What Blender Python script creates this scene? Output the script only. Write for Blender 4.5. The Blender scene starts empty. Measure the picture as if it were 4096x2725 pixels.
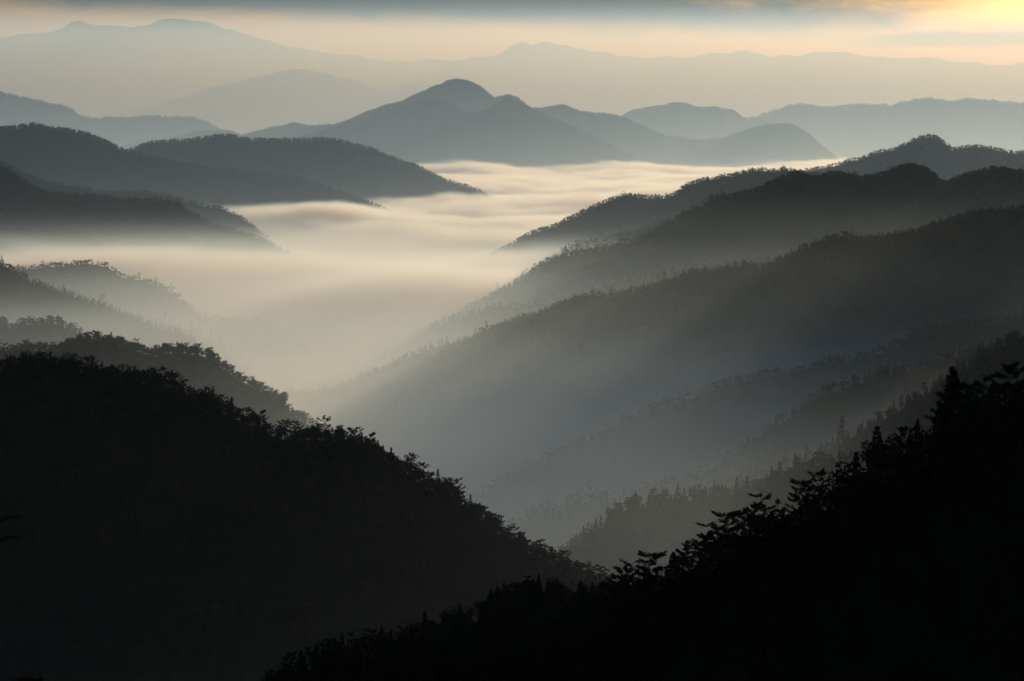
import bpy, math, random
import numpy as np
from mathutils import Vector

R = math.radians
rng = np.random.default_rng(11)
scene = bpy.context.scene
COL = scene.collection

# ------------------------------------------------------------------ camera model
F = 11378.0            # 100 mm lens on a 4096 px wide frame
HOR = 420.0            # horizon row
CAMZ = 430.0
V = 1.73780            # traced coordinates -> photo pixels
FLOOR = 90.0           # valley floor height

def world(px, py, D):
    return (D * (px - 2048) / F, D, CAMZ + D * (HOR - py) / F)

cam_d = bpy.data.cameras.new('camera')
cam = bpy.data.objects.new('camera', cam_d)
COL.objects.link(cam)
cam.location = (0, 0, CAMZ)
cam.rotation_euler = (R(90), 0, 0)
cam_d.lens = 100
cam_d.sensor_width = 36
cam_d.shift_y = -(1362.5 - HOR) / 4096
cam_d.clip_start = 0.5
cam_d.clip_end = 200000
cam_d.dof.use_dof = True
cam_d.dof.focus_distance = 1500
cam_d.dof.aperture_fstop = 20
scene.camera = cam

# ------------------------------------------------------------------ render set-up
SUN_AZ, SUN_EL = 21.0, 7.6
scene.render.engine = 'CYCLES'
scene.view_settings.view_transform = 'Standard'
scene.view_settings.look = 'None'
scene.view_settings.gamma = 1
scene.view_settings.exposure = EXPOSURE = -0.4
cy = scene.cycles
cy.use_denoising = True
cy.denoiser = 'OPENIMAGEDENOISE'
cy.max_bounces = 6
cy.diffuse_bounces = 2
cy.glossy_bounces = 2
cy.transparent_max_bounces = 8
cy.volume_bounces = 3
cy.volume_step_rate = 9.0
cy.volume_max_steps = 400
cy.use_adaptive_sampling = True
cy.adaptive_threshold = 0.02
cy.sample_clamp_indirect = 4.0

# ------------------------------------------------------------------ helpers
def tag(o, label=None, cat=None, group=None, kind=None):
    if label: o['label'] = label
    if cat: o['category'] = cat
    if group: o['group'] = group
    if kind: o['kind'] = kind
    return o

def mesh_np(name, verts, faces, fsize, mats=None, mat_idx=None, smooth=False):
    """faces: (n, fsize) int array"""
    me = bpy.data.meshes.new(name)
    verts = np.asarray(verts, np.float32); faces = np.asarray(faces, np.int32)
    n = len(faces)
    me.vertices.add(len(verts)); me.vertices.foreach_set('co', verts.ravel())
    me.loops.add(n * fsize); me.loops.foreach_set('vertex_index', faces.ravel())
    me.polygons.add(n)
    me.polygons.foreach_set('loop_start', np.arange(0, n * fsize, fsize, dtype=np.int32))
    if mats:
        for m in mats: me.materials.append(m)
    if mat_idx is not None: me.polygons.foreach_set('material_index', np.asarray(mat_idx, np.int32))
    me.polygons.foreach_set('use_smooth', np.full(n, smooth, bool))
    me.update(calc_edges=True)
    me.validate()
    return me

def add(name, me, parent=None):
    o = bpy.data.objects.new(name, me); COL.objects.link(o)
    if parent: o.parent = parent
    return o

# value noise, vectorised
_perm = np.random.default_rng(5).random((256, 256))
def vnoise(x, y):
    xi = np.floor(x).astype(int); yi = np.floor(y).astype(int)
    fx = x - xi; fy = y - yi
    fx = fx * fx * (3 - 2 * fx); fy = fy * fy * (3 - 2 * fy)
    a = _perm[xi & 255, yi & 255]; b = _perm[(xi + 1) & 255, yi & 255]
    c = _perm[xi & 255, (yi + 1) & 255]; d = _perm[(xi + 1) & 255, (yi + 1) & 255]
    return (a + (b - a) * fx) * (1 - fy) + (c + (d - c) * fx) * fy
def fbm(x, y, o=4):
    s = 0; a = 1; t = 0
    for k in range(o):
        s = s + a * (vnoise(x * 2 ** k + 17.3 * k, y * 2 ** k + 9.1 * k) - .5); t += a; a *= .5
    return s / t * 2

# ------------------------------------------------------------------ materials
def new_mat(name):
    m = bpy.data.materials.new(name); m.use_nodes = True
    nt = m.node_tree; nt.nodes.clear()
    out = nt.nodes.new('ShaderNodeOutputMaterial')
    return m, nt, out

def noise_mat(name, c1, c2, scale, rough=1.0, c3=None, spec=0.0):
    m, nt, out = new_mat(name)
    b = nt.nodes.new('ShaderNodeBsdfPrincipled')
    b.inputs['Roughness'].default_value = rough
    b.inputs['Specular IOR Level'].default_value = spec
    tc = nt.nodes.new('ShaderNodeNewGeometry')
    n = nt.nodes.new('ShaderNodeTexNoise'); n.inputs['Scale'].default_value = scale
    n.inputs['Detail'].default_value = 3
    r = nt.nodes.new('ShaderNodeValToRGB')
    r.color_ramp.elements[0].position = .35; r.color_ramp.elements[0].color = (*c1, 1)
    r.color_ramp.elements[1].position = .62; r.color_ramp.elements[1].color = (*c2, 1)
    if c3:
        e = r.color_ramp.elements.new(.72); e.color = (*c3, 1)
    nt.links.new(tc.outputs['Position'], n.inputs['Vector'])
    nt.links.new(n.outputs['Fac'], r.inputs['Fac'])
    nt.links.new(r.outputs['Color'], b.inputs['Base Color'])
    nt.links.new(b.outputs['BSDF'], out.inputs['Surface'])
    return m

M_leaf = noise_mat('needle_foliage', (.008, .012, .008), (.017, .022, .012), .09, c3=(.034, .022, .010))
M_cedar = noise_mat('cedar_foliage', (.007, .012, .008), (.014, .020, .012), .12)
M_broad = noise_mat('broad_foliage', (.011, .015, .008), (.024, .024, .011), .07, c3=(.048, .027, .011))
M_bark = noise_mat('bark', (.020, .015, .011), (.034, .025, .018), 2.0)
M_soil = noise_mat('forest_floor', (.008, .011, .007), (.015, .016, .010), .03)
M_field = noise_mat('valley_fields', (.022, .028, .014), (.045, .043, .022), .02)
M_blade = noise_mat('grass_blade', (.012, .016, .007), (.020, .024, .010), 6)

# ------------------------------------------------------------------ tree shapes (triangle soups, metres)
def tube(path, radii, n=5):
    path = np.asarray(path, float); P = len(path)
    ang = np.arange(n) / n * 2 * np.pi
    d = np.gradient(path, axis=0); d /= np.linalg.norm(d, axis=1)[:, None] + 1e-9
    ref = np.where(np.abs(d[:, 2:3]) > .8, [[1., 0, 0]], [[0, 0, 1.]])
    u = np.cross(d, ref); u /= np.linalg.norm(u, axis=1)[:, None] + 1e-9
    w = np.cross(d, u)
    ring = path[:, None] + np.asarray(radii)[:, None, None] * (np.cos(ang)[None, :, None] * u[:, None] + np.sin(ang)[None, :, None] * w[:, None])
    v = ring.reshape(-1, 3); tris = []
    for i in range(P - 1):
        for k in range(n):
            a = i * n + k; b = i * n + (k + 1) % n; c = a + n; e = b + n
            tris += [v[a], v[b], v[e], v[a], v[e], v[c]]
    return np.array(tris)

def rdir(r, n):
    d = r.normal(size=(n, 3)); return d / (np.linalg.norm(d, axis=1)[:, None] + 1e-9)

def leaves(r, c, spread, n, size, up=0.0, aspect=.5, zs=1.0):
    """n triangles round each centre c"""
    c = np.repeat(np.asarray(c, float).reshape(-1, 3), n, 0); N = len(c)
    p = c + rdir(r, N) * (r.random((N, 1)) ** .5) * spread * np.array([1, 1, zs])
    d = rdir(r, N); d[:, 2] = np.abs(d[:, 2]) * (1 if up else r.choice([-1, 1], N)) + up
    d /= np.linalg.norm(d, axis=1)[:, None]
    s = np.cross(d, rdir(r, N)); s /= np.linalg.norm(s, axis=1)[:, None] + 1e-9
    L = size * r.uniform(.6, 1.3, (N, 1))
    t = np.empty((N, 3, 3)); t[:, 0] = p + s * L * aspect; t[:, 1] = p - s * L * aspect; t[:, 2] = p + d * L
    return t.reshape(-1, 3)

def pine(seed, nb, ntuft, ntri, size, trunk_n=6, flat=.5, lean=.06, low=.36):
    r = np.random.default_rng(seed); H = 10.0
    zs = np.linspace(0, H * .97, 7)
    off = np.cumsum(r.normal(0, H * lean * .35, (7, 2)), 0) * np.linspace(0, 1, 7)[:, None]
    path = np.c_[off, zs]
    trunk = [tube(path, np.linspace(.21, .04, 7), trunk_n)]
    crown = []
    hs = np.sort(r.uniform(low, .98, nb)); hs[-1] = .97
    for k, h in enumerate(hs):
        base = np.array([np.interp(h * H * .97, zs, path[:, i]) for i in range(3)])
        az = k * 2.4 + r.uniform(-.7, .7)
        prof = math.sin(min(1, (1.02 - h) / .52 + flat * .45) * math.pi * .5)
        L = H * .36 * prof * r.uniform(.55, 1.15)
        n = {3: 3, 4: 5}.get(trunk_n, 6); s = np.linspace(0, 1, n)
        rise = L * (r.uniform(-.05, .16) * s + .28 * s ** 2.4) + r.uniform(.0, .2) * s
        wob = np.cumsum(r.normal(0, .07, n)) * s
        bp = base + np.c_[np.cos(az) * L * s - np.sin(az) * wob * L, np.sin(az) * L * s + np.cos(az) * wob * L, rise]
        trunk.append(tube(bp, np.linspace(.075, .018, n), 3))
        u = r.uniform(.30, 1.02, ntuft) ** .8
        c = np.c_[[np.interp(u, s, bp[:, i]) for i in range(3)]].T
        side = r.normal(0, .125 * L, ntuft) * (1.1 - .5 * u)
        c = c + np.c_[-np.sin(az) * side, np.cos(az) * side, np.abs(r.normal(0, .12, ntuft))]
        crown.append(leaves(r, c, .10 + size * .75, ntri, size * .9, up=.65, aspect=.28, zs=.8))
    top = path[-1]
    crown.append(leaves(r, top + r.normal(0, .35, (max(3, ntuft // 2), 3)) * [1, 1, .5], size * .4, ntri, size, up=.7, aspect=.3))
    return np.concatenate(trunk), np.concatenate(crown)

def cedar(seed, nlev, nc, ntri, size, width=.17, trunk_n=5, start=.14, pw=.75):
    r = np.random.default_rng(seed); H = 10.0
    trunk = [tube([[0, 0, 0], [.03, 0, H * .5], [0, .02, H * .96]], [.22, .13, .02], trunk_n)]
    crown = []
    for k in range(nlev):
        h = start + (1 - start) * (k + r.uniform(0, .8)) / nlev
        rad = H * width * (1 - h) ** pw * r.uniform(.72, 1.15) + .12
        m = max(2, int(round(nc * (.35 + .65 * (1 - h)))))
        az = r.uniform(0, 6.28, m); rr = rad * r.uniform(.45, 1.0, m)
        c = np.c_[np.cos(az) * rr, np.sin(az) * rr, h * H - rr * .25 + r.normal(0, .14, m)]
        crown.append(leaves(r, c, size * .75, ntri, size, up=.35, aspect=.45))
    crown.append(leaves(r, [[0, 0, H * .95]], size * .18, max(4, ntri), size * 1.1, up=2.2, aspect=.28))
    return np.concatenate(trunk), np.concatenate(crown)

def broad(seed, ncl, ntri, size, squat=1.0, trunk_n=5):
    r = np.random.default_rng(seed); H = 10.0
    trunk = [tube([[0, 0, 0], [.1, .05, H * .3], [.15, -.1, H * .62]], [.24, .17, .08], trunk_n)]
    crown = []
    nl = 5
    lobes = np.c_[r.normal(0, 1.5 * squat, nl), r.normal(0, 1.5 * squat, nl), r.uniform(.45, .78, nl) * H]
    lobes[0] = [0, 0, H * .80]
    for lb in lobes:
        trunk.append(tube([[.1, .05, H * .28], (np.array([.1, .05, H * .35]) + lb) / 2 + [0, 0, .2], lb], [.10, .06, .02], 3))
        m = max(2, ncl // nl)
        d = rdir(r, m); d[:, 2] *= .8
        c = lb + d * r.uniform(1.0, 1.75, (m, 1)) * [squat, squat, .95]
        crown.append(leaves(r, c, size * .8, ntri, size, up=.25, aspect=.55))
    return np.concatenate(trunk), np.concatenate(crown)

# levels of detail: 0 near, 1 middle, 2 far, 3 very far
def protos(lod):
    P = {}
    if lod == 0:
        P['pine'] = [pine(100 + i, 24, 44, 8, .25, 7, flat=.3 + .25 * i, low=.2) for i in range(4)]
        P['cedar'] = [cedar(200 + i, 34, 14, 18, .27, .17 + .02 * i) for i in range(3)]
        P['broad'] = [broad(300 + i, 110, 34, .25, .9 + .15 * i) for i in range(3)]
        P['fir'] = [cedar(250 + i, 20, 14, 20, .29, .26, start=.08, pw=.95) for i in range(2)]
    elif lod == 1:
        P['pine'] = [pine(110 + i, 14, 18, 7, .42, 4, flat=.2 + .2 * i) for i in range(5)]
        P['cedar'] = [cedar(210 + i, 20, 9, 7, .44, .19 + .03 * i, start=.06, pw=.9) for i in range(4)]
        P['broad'] = [broad(310 + i, 60, 13, .48, .85 + .15 * i) for i in range(4)]
        P['fir'] = [cedar(260 + i, 15, 10, 9, .46, .26, start=.08, pw=1.0) for i in range(2)]
    elif lod == 2:
        P['pine'] = [pine(120 + i, 9, 5, 2, .95, 3, flat=.2 + .2 * i) for i in range(5)]
        P['cedar'] = [cedar(220 + i, 10, 5, 2, 1.0, .19 + .03 * i, 3, .06, .9) for i in range(4)]
        P['broad'] = [broad(320 + i, 18, 5, 1.2, .85 + .15 * i, 3) for i in range(4)]
        P['fir'] = [cedar(270 + i, 9, 6, 2, 1.1, .26, 3, .08, 1.0) for i in range(2)]
    else:
        P['pine'] = [pine(130 + i, 4, 3, 2, 1.5, 3, flat=.5) for i in range(4)]
        P['cedar'] = [cedar(230 + i, 6, 3, 2, 1.5, .2, 3, .06, .9) for i in range(4)]
        P['broad'] = [broad(330 + i, 6, 4, 2.2, .9 + .1 * i, 3) for i in range(4)]
        P['fir'] = [cedar(280 + i, 6, 3, 2, 1.6, .25, 3, .06, 1.0) for i in range(2)]
        for k in P:                       # at this distance drop the branch tubes, keep the trunk
            P[k] = [(t[:18 * 2], c) for t, c in P[k]]
    return P
PROTO = {l: protos(l) for l in range(4)}
FOL = {'pine': M_leaf, 'cedar': M_cedar, 'broad': M_broad, 'fir': M_cedar}
NAME = {'pine': 'pine_tree', 'cedar': 'cedar_tree', 'broad': 'broadleaf_tree', 'fir': 'fir_tree'}
WORD = {'pine': 'pine', 'cedar': 'cedar', 'broad': 'round-crowned broadleaf tree', 'fir': 'fir'}

_tm = {}
def tree_meshes(kind, lod, i):
    k = (kind, lod, i)
    if k not in _tm:
        t, c = PROTO[lod][kind][i]
        tm = mesh_np('trunk_mesh', t, np.arange(len(t)).reshape(-1, 3), 3, [M_bark])
        cm = mesh_np('crown_mesh', c, np.arange(len(c)).reshape(-1, 3), 3, [FOL[kind]])
        _tm[k] = (tm, cm)
    return _tm[k]

N_TREES = {}
def tree_thing(kind, lod, pos, h, rz, label, group, var=None, wide=1.0):
    n = len(PROTO[lod][kind]); i = int(rng.integers(n)) if var is None else var % n
    tm, cm = tree_meshes(kind, lod, i)
    e = bpy.data.objects.new(NAME[kind], None); COL.objects.link(e)
    e.location = pos; e.rotation_euler = (0, 0, rz); s = h / 10.0; e.scale = (s * wide, s * wide, s)
    e.empty_display_size = .5
    a = add('trunk', tm, e); b = add('crown', cm, e)
    tag(e, label, 'tree', group)
    N_TREES[kind] = N_TREES.get(kind, 0) + 1
    return e

class Forest:
    def __init__(s): s.v = []; s.m = []
    def put(s, lod, kinds, probs, pos, h):
        """scatter: pos (n,3), h (n,)"""
        n = len(pos)
        if not n: return
        kk = rng.choice(len(kinds), n, p=probs)
        for ki, kind in enumerate(kinds):
            ps = PROTO[lod][kind]
            vi = rng.integers(0, len(ps), n)
            for j, (t, c) in enumerate(ps):
                sel = np.where((kk == ki) & (vi == j))[0]
                if not len(sel): continue
                sc = (h[sel] / 10)[:, None, None]
                a = rng.uniform(0, 6.28, len(sel)); ca = np.cos(a)[:, None]; sa = np.sin(a)[:, None]
                w = rng.uniform(.85, 1.25, len(sel))[:, None]
                for part, mi in ((t, 0), (c, 1 + ('pine', 'cedar', 'broad', 'fir').index(kind))):
                    x = part[None, :, 0] * w; y = part[None, :, 1] * w
                    p = np.stack([x * ca - y * sa, x * sa + y * ca, np.broadcast_to(part[None, :, 2], x.shape)], -1)
                    p = p * sc + pos[sel][:, None]
                    p = p.reshape(-1, 3).astype(np.float32)
                    s.v.append(p); s.m.append(np.full(len(p) // 3, mi, np.int32))
    def build(s, name, label):
        if not s.v: return
        v = np.concatenate(s.v); m = np.concatenate(s.m)
        me = mesh_np(name, v, np.arange(len(v)).reshape(-1, 3), 3, [M_bark, M_leaf, M_cedar, M_broad, M_cedar], m)
        o = add(name, me); tag(o, label, 'forest', None, 'stuff')
        return o

# ------------------------------------------------------------------ ridges
class Ridge:
    def __init__(s, pts, D, drop, sf=.62, sb=.7, amp=14, wl=180, width=None, back=None, res=None, rnd=25, smooth=14, floor=FLOOR, ext=(True, True), cn=1.6):
        """pts: traced skyline (x, y); D: distance or [(x, D) ...]; drop: metres the ground lies under the tree-top line"""
        pts = sorted(pts); xs = np.array([p[0] for p in pts], float) * V; ys = np.array([p[1] for p in pts], float) * V
        Df = (lambda x: np.full_like(x, float(D))) if np.isscalar(D) else (lambda x: np.interp(x / V, [q[0] for q in D], [q[1] for q in D]))
        Dm = float(np.mean(Df(xs)))
        m = F / Dm                                        # px per metre
        # run the crest on past both ends
        if ext[0]:
            k = 12; L = np.arange(1, k + 1) * 90.
            w = (vnoise(L / 160 + Dm, L * 0 + 3.3) - .5) * 70 * min(1, 3000 / Dm + .3)
            if xs[0] <= 2: xs = np.r_[xs[0] - L[::-1], xs]; ys = np.r_[(ys[0] + w - w[0] * 0)[::-1], ys]
            else:
                sl = (ys[1] - ys[0]) / (xs[1] - xs[0]); sl = min(sl, -.5)
                xs = np.r_[xs[0] - L[::-1], xs]; ys = np.r_[(ys[0] - sl * L)[::-1], ys]
        if ext[1]:
            k = 12; L = np.arange(1, k + 1) * 90.
            w = (vnoise(L / 160 + Dm + 50, L * 0 + 8.3) - .5) * 70 * min(1, 3000 / Dm + .3)
            if xs[-1] >= 4094: xs = np.r_[xs, xs[-1] + L]; ys = np.r_[ys, ys[-1] + w]
            else:
                sl = (ys[-1] - ys[-2]) / (xs[-1] - xs[-2]); sl = max(sl, .5)
                xs = np.r_[xs, xs[-1] + L]; ys = np.r_[ys, ys[-1] + sl * L]
        step = res or max(3.0, 5.0 * Dm / 2000)           # metres along the crest
        stepx = step * m
        X = np.arange(xs[0], xs[-1], stepx); Y = np.interp(X, xs, ys)
        kk = max(1, int(smooth * V / stepx)); ker = np.ones(kk) / kk
        Yp = np.pad(Y, (kk, kk), mode='edge'); Ys = np.convolve(Yp, ker, 'same')[kk:-kk]
        Ys = Ys + cn * V * 2 * fbm(X / (34 * V) + Dm * .013, X * 0 + Dm * .007, 4)
        DD = Df(X)
        s.D = Dm; s.lab = None
        s.cx = DD * (X - 2048) / F; s.cy = DD.copy()
        s.cz = CAMZ + DD * (HOR - Ys) / F - drop
        top = s.cz.max() - floor
        Wf = width or (top / sf + 150); Wb = back or (top / sb + 100)
        nf = 46; nbk = 16
        tf = Wf * np.linspace(0, 1, nf) ** 1.7; tb = -Wb * np.linspace(0, 1, nbk)[1:][::-1] ** 1.6
        s.t = np.r_[tb, tf]
        TT = s.t[None]; C = s.cz[:, None]
        wx = s.cx[:, None] + 0 * TT; wy = s.cy[:, None] - TT
        prof = np.where(TT > 0, sf, sb) * (np.sqrt(TT ** 2 + rnd ** 2) - rnd)
        ramp = np.clip(np.abs(TT) / (wl * .9), 0, 1)
        spur = fbm(wx / wl + Dm * .01, wy / (wl * 2.4) + 7, 4) * amp * 2.2
        det = fbm(wx / (wl * .22) + 3, wy / (wl * .22) + Dm * .02, 3) * amp * .35
        Z = C - prof + (spur - np.maximum(0, spur) * .35) * ramp + det * np.clip(ramp * 2.5, 0, 1)
        Z = np.maximum(Z, floor - 12)
        s.Z = Z; s.wx = wx; s.wy = wy; s.floor = floor
    def build(s, name):
        n, k = s.Z.shape
        v = np.stack([s.wx, s.wy, s.Z], -1).reshape(-1, 3)
        i = np.arange(n - 1)[:, None] * k + np.arange(k - 1)[None]
        f = np.stack([i, i + 1, i + k + 1, i + k], -1).reshape(-1, 4)
        me = mesh_np(name, v, f, 4, [M_soil], None, True)
        o = add(name, me); tag(o, kind='structure')
        return o
    def at(s, u, t):
        """u: fractional index along the crest, t: metres to the front"""
        u = np.clip(u, 0, len(s.cx) - 1.001); i = u.astype(int); fu = u - i
        tj = np.clip(np.searchsorted(s.t, t) - 1, 0, len(s.t) - 2)
        ft = np.clip((t - s.t[tj]) / (s.t[tj + 1] - s.t[tj]), 0, 1)
        def q(A): return (A[i, tj] * (1 - ft) + A[i, tj + 1] * ft) * (1 - fu) + (A[i + 1, tj] * (1 - ft) + A[i + 1, tj + 1] * ft) * fu
        return np.stack([q(s.wx), q(s.wy), q(s.Z)], -1)
    def u_of(s, vx):
        """index of the crest point seen at traced x"""
        px = s.cx / s.cy * F + 2048
        return np.interp(np.asarray(vx, float) * V, px, np.arange(len(px)))
    def scatter(s, n, t0, t1, margin=260, pw=1.0):
        px = s.cx / s.cy * F + 2048
        ok = np.where((px > -margin) & (px < 4096 + margin))[0]
        u = rng.uniform(ok[0], ok[-1], n); t = t0 + (t1 - t0) * rng.random(n) ** pw
        p = s.at(u, t)
        py = HOR - (p[:, 2] - CAMZ) / p[:, 1] * F
        return p[(p[:, 2] > s.floor + 2) & (py < 2725 + 250)]


# name, traced skyline, distance, options
RIDGES = {}
def ridge(key, name, label, pts, D, drop=6, **kw):
    r = Ridge(pts, D, drop, **kw); r.lab = label; r.key = key; r.drop = drop; r.obj = r.build(name); RIDGES[key] = r; return r

# --- the far ranges
ridge('far_range', 'mountain', 'highest pale range under the clouds',
  [(0,92),(40,82),(70,76),(110,74),(150,57),(183,45),(215,56),(250,64),(300,61),(340,52),(380,43),(420,42),(450,47),(500,62),(560,82),(640,104),(760,122),(900,140),
   (1050,140),(1150,122),(1190,101),(1205,97),(1222,101),(1240,99),(1300,109),(1350,114),(1400,125),(1480,131),(1560,133),(1620,129),(1690,121),(1715,119),(1740,126),(1770,138),
   (1800,129),(1850,125),(1910,118),(2000,126),(2120,134),(2230,142),(2357,150)], 30000, 0, cn=5, sf=.35, sb=.4, amp=160, wl=2600, rnd=120, res=90, smooth=3)
ridge('far_middle', 'mountain', 'faint range left of the main peak',
  [(380,232),(470,205),(560,183),(600,173),(650,164),(690,159),(740,164),(790,179),(850,196),(905,206),(940,198),(970,191),(1010,191),(1100,203),(1200,232),(1280,250),(1344,254),(1400,259),(1440,266),(1500,290)],
  26000, 0, cn=5, sf=.4, amp=110, wl=1800, rnd=80, res=60, smooth=3)
ridge('far_right', 'mountain', 'long pale range on the right',
  [(1500,300),(1560,285),(1650,274),(1745,270),(1750,264),(1790,251),(1840,240),(1880,246),(1920,247),(1960,243),(2000,241),(2030,241),(2056,249),(2075,238),(2110,231),(2160,231),(2220,231),(2270,229),(2300,236),(2357,239)],
  18500, 0, cn=4, sf=.42, amp=80, wl=1300, rnd=50, res=22, smooth=3)
ridge('far_right_near', 'mountain', 'pale hill between the peak and the right range',
  [(1320,300),(1420,270),(1435,264),(1480,248),(1520,239),(1560,233),(1600,244),(1650,247),(1690,256),(1712,268),(1745,272),(1800,290),(1860,320),(1940,350)],
  16800, 0, cn=4, sf=.42, amp=70, wl=1200, rnd=50, res=22, smooth=3)
ridge('far_left', 'mountain', 'grey hills on the far left',
  [(0,211),(40,223),(100,233),(150,246),(185,269),(240,273),(290,276),(340,271),(385,271),(440,267),(480,281),(505,298),(550,315),(620,340),(680,365)],
  16500, 0, cn=4, sf=.42, amp=70, wl=1100, rnd=40, res=22, smooth=3)
ridge('far_left_knoll', 'mountain', 'low grey hill behind the blue ridges',
  [(250,350),(285,334),(320,326),(350,330),(385,322),(410,313),(450,301),(490,297),(530,301),(560,313),(600,335),(650,360)],
  14800, 0, cn=3.5, sf=.42, amp=50, wl=900, rnd=40, res=18, smooth=3)
ridge('main_peak', 'mountain', 'main grey peak in the middle',
  [(540,322),(560,309),(620,293),(670,284),(720,286),(770,286),(830,263),(880,246),(930,229),(980,209),(1010,194),(1030,183),(1055,179),(1080,186),(1110,201),(1140,223),(1170,218),(1190,226),(1220,246),
   (1260,244),(1300,242),(1340,253),(1400,263),(1440,269),(1470,283),(1500,301),(1540,314),(1600,319),(1660,316),(1700,303),(1740,293),(1790,284),(1820,285),(1850,301),(1890,336),(1930,363),(1970,386),(2000,402)],
  14000, 2, cn=3, sf=.45, amp=70, wl=900, rnd=40, res=16, smooth=3)
ridge('main_spur', 'mountain', 'grey spur in front of the main peak',
  [(600,360),(640,331),(740,301),(830,273),(900,251),(960,235),(1010,230),(1040,241),(1090,262),(1120,252),(1145,236),(1172,221),(1200,238),(1260,267),(1330,293),(1400,333),(1480,372),(1540,400)],
  12900, 2, cn=3, sf=.45, amp=60, wl=800, rnd=40, res=16, smooth=3)
# --- blue ridges on the left, 7 to 9 km
ridge('blue_back', 'mountain', 'slate blue ridge running down to the sea of fog',
  [(230,372),(290,347),(310,341),(340,329),(400,323),(450,321),(490,313),(530,310),(560,321),(600,322),(650,321),(700,324),(740,320),(790,326),(840,339),(900,359),(950,379),(1000,403),(1040,419),(1080,431),(1095,436)],
  8600, 5, amp=34, wl=420, smooth=5)
ridge('blue_front', 'mountain', 'slate blue ridge at the left edge',
  [(0,294),(40,291),(90,286),(110,294),(150,298),(200,308),(240,324),(290,347),(340,361),(430,379),(530,394),(620,404),(690,411),(740,426),(790,446),(830,459),(862,470)],
  7600, 5, amp=34, wl=420, smooth=5)
ridge('left_dark_back', 'mountain', 'thin grey ridge behind the dark left ridge',
  [(0,368),(34,385),(58,398),(85,408),(120,415),(154,424),(191,429),(232,437),(273,441),(318,436),(342,439),(376,443),(403,446),(427,458),(455,465),(478,470),(506,472),(533,485),(554,496),(581,516),(605,535)],
  6300, 6, amp=26, wl=340, smooth=5)
ridge('left_dark', 'mountain', 'dark left ridge above the golden mist',
  [(0,379),(20,391),(41,403),(62,415),(79,427),(103,436),(137,441),(164,444),(191,443),(219,444),(256,448),(284,456),(308,451),(328,456),(359,453),(383,453),(407,460),(431,475),(455,489),(478,504),(502,514),(540,524),(578,535),(612,549),(636,563),(690,590),(740,615),(790,642)],
  5300, 7, amp=24, wl=320, smooth=5)
# --- right hand ridges, 4 to 7 km
ridge('right_back', 'mountain', 'grey rounded summit on the right',
  [(1700,420),(1810,397),(1852,389),(1880,385),(1914,379),(1938,373),(1955,364),(1975,366),(1992,359),(2009,349),(2030,343),(2050,342),(2068,337),(2085,328),(2102,318),(2119,311),(2136,309),(2153,311),(2167,320),(2184,332),(2194,342),(2208,337),(2232,333),(2256,333),(2276,337),(2303,343),(2331,349),(2357,345)],
  6500, 6, amp=24, wl=340, smooth=5)
ridge('right_second', 'mountain', 'grey ridge sloping into the fog in the middle',
  [(1196,545),(1212,536),(1228,527),(1248,521),(1272,517),(1293,505),(1313,497),(1330,490),(1344,479),(1365,471),(1385,462),(1399,456),(1419,449),(1440,445),(1460,444),(1477,445),(1498,449),(1522,449),(1546,442),(1556,438),(1572,426),(1596,415),(1620,408),(1644,406),(1664,399),(1688,399),(1715,391),(1733,386),(1756,386),(1773,389),(1791,387),(1804,382),(1818,387),(1852,391),(1900,401),(2000,430),(2100,470)],
  5500, 7, amp=22, wl=300, smooth=5)
ridge('right_small', 'mountain', 'small pale ridge rising from the mist',
  [(1240,600),(1290,570),(1310,559),(1330,550),(1351,543),(1378,540),(1402,532),(1426,525),(1447,523),(1474,518),(1500,508),(1540,498),(1640,480),(1800,470)],
  4750, 7, amp=18, wl=240, smooth=5)
ridge('right_pines', 'mountain', 'long dark ridge with pines on its lower crest',
  [(780,880),(850,830),(900,792),(960,757),(1009,735),(1030,726),(1050,716),(1067,704),(1084,694),(1105,685),(1125,673),(1146,663),(1166,653),(1184,641),(1201,631),(1218,622),(1238,608),(1255,600),(1269,592),(1286,584),(1300,577),(1313,574),(1340,570),(1370,566),(1400,560),(1440,548),(1471,537),(1505,523),(1530,511),(1558,497),(1575,486),(1592,473),(1616,467),(1630,451),(1651,443),(1671,441),(1685,444),(1698,439),(1719,432),(1736,427),(1753,422),(1774,414),(1791,405),(1811,396),(1828,388),(1842,388),(1856,393),(1869,400),(1886,400),(1907,393),(1927,390),(1948,395),(1989,398),(2013,395),(2037,390),(2057,381),(2074,374),(2091,371),(2109,373),(2126,378),(2139,386),(2156,400),(2170,410),(2187,407),(2208,398),(2235,391),(2262,385),(2286,378),(2307,378),(2331,383),(2357,386)],
  4000, 8, amp=26, wl=280, smooth=6)
ridge('right_mist', 'mountain', 'faint low ridge in the mist of the right valley',
  [(790,868),(845,832),(859,822),(879,808),(903,798),(920,786),(941,774),(961,761),(982,750),(1009,737),(1033,725),(1057,718),(1084,711),(1112,703),(1139,695),(1170,694),(1201,694),(1228,688),(1255,685),(1300,678),(1350,668),(1400,650),(1450,635),(1520,618),(1600,604),(1750,590),(1900,585)],
  3450, 7, amp=14, wl=220, smooth=6)
ridge('left_mist_back', 'mountain', 'misty knoll with pines on its rim at the left',
  [(0,609),(34,607),(61,608),(79,607),(99,605),(137,604),(161,600),(181,597),(205,598),(226,602),(246,604),(260,612),(273,626),(290,629),(318,632),(342,639),(359,646),(376,655),(403,670),(424,687),(444,704),(465,716),(485,721),(513,726),(547,728),(567,730),(588,727),(605,731),(629,742),(650,757),(700,790),(760,830)],
  3850, 7, amp=18, wl=240, smooth=5)
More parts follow.
